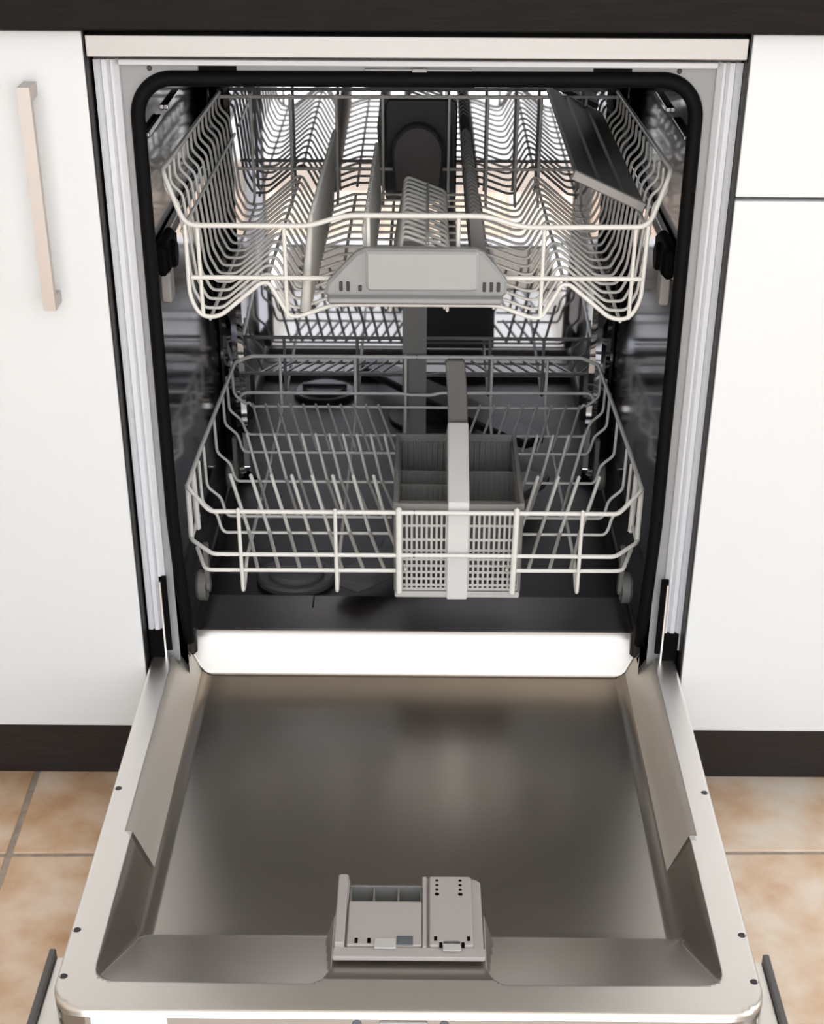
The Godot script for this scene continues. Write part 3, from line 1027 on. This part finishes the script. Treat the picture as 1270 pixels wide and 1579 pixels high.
	var prof := PackedVector2Array([Vector2(0.000, 0.000), Vector2(0.018, 0.000), Vector2(0.020, -0.0025), Vector2(0.025, -0.0025), Vector2(0.027, 0.000), Vector2(0.046, 0.000), Vector2(0.048, -0.0025), Vector2(0.053, -0.0025), Vector2(0.055, 0.000), Vector2(0.076, 0.000), Vector2(0.0775, -0.002), Vector2(0.0765, -0.0065), Vector2(0.001, -0.0065), Vector2(-0.002, -0.003)])
	extrude(st, prof, -0.455, 0.0, Transform3D(Basis(Vector3(0, 0, 1), -0.41) , Vector3(0.1625, 0.6865, -0.118)), 0.0)
	obj("cup_shelf", st, M.plastic_dark, t, "dark grey folded cup shelf")
	st = begin()
	box(st, Vector3(-0.003, -0.009, -0.002), Vector3(0.079, 0.001, 0.006), 0.002, Transform3D(Basis(Vector3(0, 0, 1), -0.41), Vector3(0.1625, 0.6865, -0.118)))
	obj("shelf_edge", st, M.plastic, t, "front edge of the cup shelf, made paler for the light on it")  # light falling on the shelf's end is put into this paler grey
	# grip
	st = begin()
	var g := PackedVector2Array([Vector2(-0.0910, 0.5860), Vector2(-0.0860, 0.5810), Vector2(0.0860, 0.5815), Vector2(0.0915, 0.5865), Vector2(0.0915, 0.5985), Vector2(0.0830, 0.6100), Vector2(0.0680, 0.6265), Vector2(0.0600, 0.6300), Vector2(-0.0500, 0.6300), Vector2(-0.0590, 0.6260), Vector2(-0.0740, 0.6110), Vector2(-0.0880, 0.5965)])
	extrude(st, g, -0.0480, -0.0340, Transform3D(), 0.003)
	box(st, Vector3(-0.0880, 0.5780, -0.050), Vector3(0.0880, 0.5850, -0.024), 0.003)
	obj("grip", st, M.plastic_handle, t, "wide grey plastic grip")
	st = begin()
	extrude(st, rr(-0.0490, 0.5895, 0.0630, 0.6285, [0.003, 0.003, 0.005, 0.005], 4), -0.036, -0.0305, Transform3D(), 0.0025)
	obj("grip_plate", st, M.grip_plate, t, "pale raised plate of the grip")
	for x in [-0.074, -0.067, -0.055, 0.069, 0.076, 0.083]:
		st = begin()
		box(st, Vector3(x - 0.0017, 0.5890, -0.035), Vector3(x + 0.0017, 0.5985 if absf(x) > 0.06 else 0.5950, -0.0328), 0.0006)
		obj("clip_slot", st, M.dark, t)

func lower_rack() -> void:
	var base := Vector3(0, 0.20, -0.31)
	var t := thing("dish_rack", "lower grey wire dishwasher rack with long slanted plate tines", "dish rack", base)
	var yt := 0.345
	# two rails all the way round with cut-off corners
	for q in [[0.3385, 0.3545, 0.345, 0.0026], [0.2870, 0.2930, 0.2935, 0.0025]]:
		var a: float = q[0]
		var b: float = q[1]
		var c: float = q[2]
		var half := []
		for s in [-1.0, 1.0]:
			var pts := [Vector3(s * 0.001, c, -0.560), Vector3(s * 0.225, c, -0.560), Vector3(s * 0.246, c - 0.004, -0.545)]
			if a > 0.3:
				pts.append_array([Vector3(s * 0.2510, b, -0.200), Vector3(s * 0.2520, b + 0.002, -0.085)])
			else:
				pts = []
				pts.append_array([Vector3(s * 0.2515, b, -0.150), Vector3(s * 0.2520, b, -0.085)])
			pts.append_array([Vector3(s * 0.2250, a, -0.060), Vector3(s * 0.001, a, -0.060)])
			wire("rim_wire" if a > 0.3 else "rail", pts, t, q[3], 0.006)
	wire("rail", [Vector3(-0.246, 0.285, -0.548), Vector3(-0.240, 0.2935, -0.560), Vector3(-0.020, 0.2935, -0.560), Vector3(-0.010, 0.2915, -0.560), Vector3(0.022, 0.2915, -0.560), Vector3(0.032, 0.2945, -0.560), Vector3(0.240, 0.2955, -0.560), Vector3(0.246, 0.287, -0.548)], t, 0.0022)
	# bottom front rail, turned back at both ends
	wire("rail", [Vector3(-0.2480, 0.2760, -0.100), Vector3(-0.2350, 0.2665, -0.062), Vector3(-0.0170, 0.2672, -0.062)], t, 0.0024)
	wire("rail", [Vector3(0.1130, 0.2680, -0.062), Vector3(0.2350, 0.2685, -0.062), Vector3(0.2480, 0.2780, -0.100)], t, 0.0024)
	# side wires with an inward kink that run on across the floor; the basket takes the middle of the front ones
	var zs := [[-0.535, 0.283], [-0.475, 0.266], [-0.4225, 0.262], [-0.3255, 0.262], [-0.2185, 0.262], [-0.1720, 0.262]]
	for k in zs.size():
		var z: float = zs[k][0]
		var y: float = zs[k][1]
		for s in [-1.0, 1.0]:
			var xe: float = 0.0 if z < -0.27 else (-0.028 if s < 0 else 0.128)
			wire("cross_wire", [Vector3(s * 0.2500, yt + (0.006 if z > -0.4 else 0.0), z), Vector3(s * 0.2490, 0.300, z), Vector3(s * 0.2330, 0.286, z), Vector3(s * 0.2290, y + 0.006, z), Vector3(s * 0.2250, y, z), Vector3(xe, y, z)], t, 0.0019, 0.006)
	# flat uprights near the front corners
	for s in [-1.0, 1.0]:
		wire("corner_upright", [Vector3(s * 0.2515, 0.356, -0.130), Vector3(s * 0.2500, 0.286, -0.130)], t, 0.0036)
		wire("corner_upright", [Vector3(s * 0.2520, 0.357, -0.090), Vector3(s * 0.2525, 0.292, -0.092)], t, 0.0032)
	# long wires: up the back, under the floor, out into a foot and up the front
	for x in [-0.1935, -0.0870, 0.1850]:
		wire("long_wire", [Vector3(float(x) * 0.965, 0.346, -0.562), Vector3(float(x) * 0.965, 0.270, -0.562), Vector3(float(x) * 0.975, 0.257, -0.545), Vector3(x, 0.257, -0.110), Vector3(x, 0.2405, -0.078), Vector3(x, 0.2405, -0.060), Vector3(x, 0.343, -0.057)], t, 0.0022, 0.006)
	for x in [-0.0150, 0.1030]:
		wire("long_wire", [Vector3(x, 0.347, -0.562), Vector3(x, 0.270, -0.562), Vector3(x, 0.257, -0.545), Vector3(x, 0.257, -0.290)], t, 0.0021, 0.006)
	# two stout uprights that hold the basket
	for x in [-0.0170, 0.1130]:
		wire("basket_upright", [Vector3(x, 0.344, -0.0580), Vector3(float(x) * 0.985, 0.2415, -0.0590)], t, 0.0034)
	# plate tines: each leans outwards and runs on as a slanted floor wire
	for s in [-1.0, 1.0]:
		var x := 0.2110
		while x > 0.036:
			# back row lies on the floor
			var xb := x + 0.013
			wire("floor_wire", [Vector3(s * xb, 0.286, -0.536), Vector3(s * (xb - 0.025), 0.266, -0.4235)], t, 0.0018, 0.004, M.tine)
			# middle row
			if s < 0 or x > 0.135:
				wire("tine", [Vector3(s * x, 0.323, -0.332), Vector3(s * (x - 0.0137), 0.264, -0.3255), Vector3(s * (x - 0.0345), 0.264, -0.2200)], t, 0.0021, 0.006, M.tine)
			x -= 0.0172 if s < 0 else 0.0195
		x = 0.2145
		while x > 0.040:
			if s < 0 or x > 0.135:
				wire("tine", [Vector3(s * x, 0.335, -0.172), Vector3(s * (x - 0.0184), 0.264, -0.1715), Vector3(s * (x - 0.0384), 0.2675, -0.0640)], t, 0.0023, 0.006, M.tine)
			x -= 0.0238
	# wheels
	for s in [-1.0, 1.0]:
		for z in [-0.135, -0.47]:
			var st := begin()
			disc(st, Vector3(s * 0.2450, 0.211, z), Vector3(s, 0, 0), 0.0185, 0.012, 24, 0.003)
			disc(st, Vector3(s * 0.2410, 0.211, z), Vector3(s, 0, 0), 0.008, 0.005, 16, 0.001)
			box(st, Vector3(s * 0.2440 - 0.003, 0.205, z - 0.006), Vector3(s * 0.2440 + 0.003, 0.264, z + 0.006), 0.001)
			obj("wheel", st, M.plastic_mid, t, "grey rack wheel")

func cutlery_basket() -> void:
	var z0 := -0.272     # back
	var z1 := -0.0685    # front
	var x0 := -0.0215
	var x1 := 0.1200
	var yb := 0.2360
	var ytop := 0.3460
	var c := (x0 + x1) / 2.0
	var t := thing("cutlery_basket", "grey plastic cutlery basket with slotted walls standing in the lower wire rack", "cutlery basket", Vector3(c, yb, (z0 + z1) / 2))
	var st := begin()
	# top rim
	var w := 0.0035
	box(st, Vector3(x0 - 0.002, ytop - 0.010, z1 - w), Vector3(x1 + 0.002, ytop, z1 + 0.0015), 0.001)
	box(st, Vector3(x0 - 0.002, ytop - 0.008, z0 - 0.001), Vector3(x1 + 0.002, ytop + 0.002, z0 + w), 0.001)
	box(st, Vector3(x0 - 0.002, ytop - 0.008, z0), Vector3(x0 + w, ytop + 0.001, z1), 0.001)
	box(st, Vector3(x1 - w, ytop - 0.008, z0), Vector3(x1 + 0.002, ytop + 0.001, z1), 0.001)
	obj("rim", st, M.plastic_mid, t)
	# side and back walls with upright ribs
	st = begin()
	for x in [x0, x1 - 0.002]:
		box(st, Vector3(x, yb, z0), Vector3(x + 0.002, ytop - 0.004, z1), 0.0)
	box(st, Vector3(x0, yb, z0), Vector3(x1, ytop - 0.004, z0 + 0.002), 0.0)
	box(st, Vector3(x0, yb, z0), Vector3(x1, yb + 0.003, z1), 0.001)
	obj("shell", st, M.plastic_mid, t)
	st = begin()
	for k in 20:
		var x := x0 + 0.006 + k * (x1 - x0 - 0.014) / 19.0
		box(st, Vector3(x, yb, z0 + 0.002), Vector3(x + 0.0025, ytop - 0.006, z0 + 0.0045), 0.0005)
	for k in 24:
		var z := z0 + 0.006 + k * (z1 - z0 - 0.014) / 23.0
		for s in [x0 + 0.002, x1 - 0.0045]:
			box(st, Vector3(s, yb, z), Vector3(s + 0.0025, ytop - 0.006, z + 0.0025), 0.0005)
		for s in [x0 - 0.0015, x1 - 0.001]:
			box(st, Vector3(s, yb, z), Vector3(s + 0.0025, ytop - 0.006, z + 0.0025), 0.0005)
	var ribs := obj("wall_ribs", st, M.plastic_mid, t)
	ribs.set_meta("kind", "stuff")
	# slotted front: upright and level bars
	st = begin()
	var zf := z1 - 0.0012
	var halves := [[x0 + 0.001, 0.0375], [0.0600, x1 - 0.001]]
	for h in halves:
		var a: float = h[0]
		var b: float = h[1]
		for k in 11:
			var x := lerpf(a, b - 0.0026, k / 10.0)
			box(st, Vector3(x, yb, zf - 0.0015), Vector3(x + 0.0026, ytop - 0.006, zf), 0.0003)
		for y in [0.2360, 0.2440, 0.2520, 0.2600, 0.2680, 0.2760, 0.2870, 0.3000, 0.3170]:
			box(st, Vector3(a, y, zf - 0.0016), Vector3(b, float(y) + (0.0030 if y > 0.237 else 0.006), zf - 0.0002), 0.0003)
	var grid := obj("front_lattice", st, M.plastic_light, t)
	grid.set_meta("kind", "stuff")
	grid.set_meta("label", "front lattice of small square slots")
	st = begin()
	box(st, Vector3(x0 - 0.0005, yb - 0.0060, z1 - 0.006), Vector3(x1 + 0.0005, yb + 0.003, z1 + 0.001), 0.002)
	obj("foot_bar", st, M.plastic_light, t)
	# dividers of the two sides
	st = begin()
	for z in [-0.2050, -0.1650, -0.1180]:
		box(st, Vector3(x0 + 0.002, yb, z), Vector3(0.0380, ytop - 0.018, float(z) + 0.002), 0.0005)
		for k in 9:
			var x := x0 + 0.006 + k * 0.0058
			box(st, Vector3(x, yb, float(z) + 0.002), Vector3(x + 0.002, ytop - 0.019, float(z) + 0.0034), 0.0004)
	for z in [-0.2050, -0.1180]:
		box(st, Vector3(0.0600, yb, z), Vector3(x1 - 0.002, ytop - 0.018, float(z) + 0.002), 0.0005)
		for k in 9:
			var x := 0.0640 + k * 0.0058
			box(st, Vector3(x, yb, float(z) + 0.002), Vector3(x + 0.002, ytop - 0.019, float(z) + 0.0034), 0.0004)
	obj("divider", st, M.plastic_mid, t)
	# the middle spine: an upright front bar, a cap that climbs towards the back, and the carrying handle
	st = begin()
	var side := PackedVector2Array([Vector2(z1 + 0.0028, yb - 0.006), Vector2(z1 + 0.0028, ytop - 0.002), Vector2(z1 + 0.0010, ytop + 0.002), Vector2(-0.168, 0.4010), Vector2(-0.174, 0.3990), Vector2(z0 + 0.006, 0.3500), Vector2(z0 + 0.004, yb)])
	extrude(st, side, -0.0608, -0.0372, Transform3D(Basis(Vector3(0, 0, 1), Vector3(0, 1, 0), Vector3(-1, 0, 0)), Vector3.ZERO), 0.0012)
	obj("spine", st, M.plastic_pale, t, "pale spine between the two halves")
	st = begin()
	var outline := PackedVector2Array()
	for k in 9:
		var u := k / 8.0
		outline.append(Vector2(0.0376 - 0.0045 * u * u, lerpf(0.380, 0.4690, u)))
	outline.append(Vector2(0.0365, 0.4715))
	outline.append(Vector2(0.0530, 0.4715))
	for k in 9:
		var u := 1.0 - k / 8.0
		outline.append(Vector2(0.0604 - 0.0050 * u * u, lerpf(0.380, 0.4690, u)))
	extrude(st, outline, -0.182, -0.174, Transform3D(), 0.0012)
	obj("handle", st, M.plastic_dark, t, "dark upright handle of the basket")
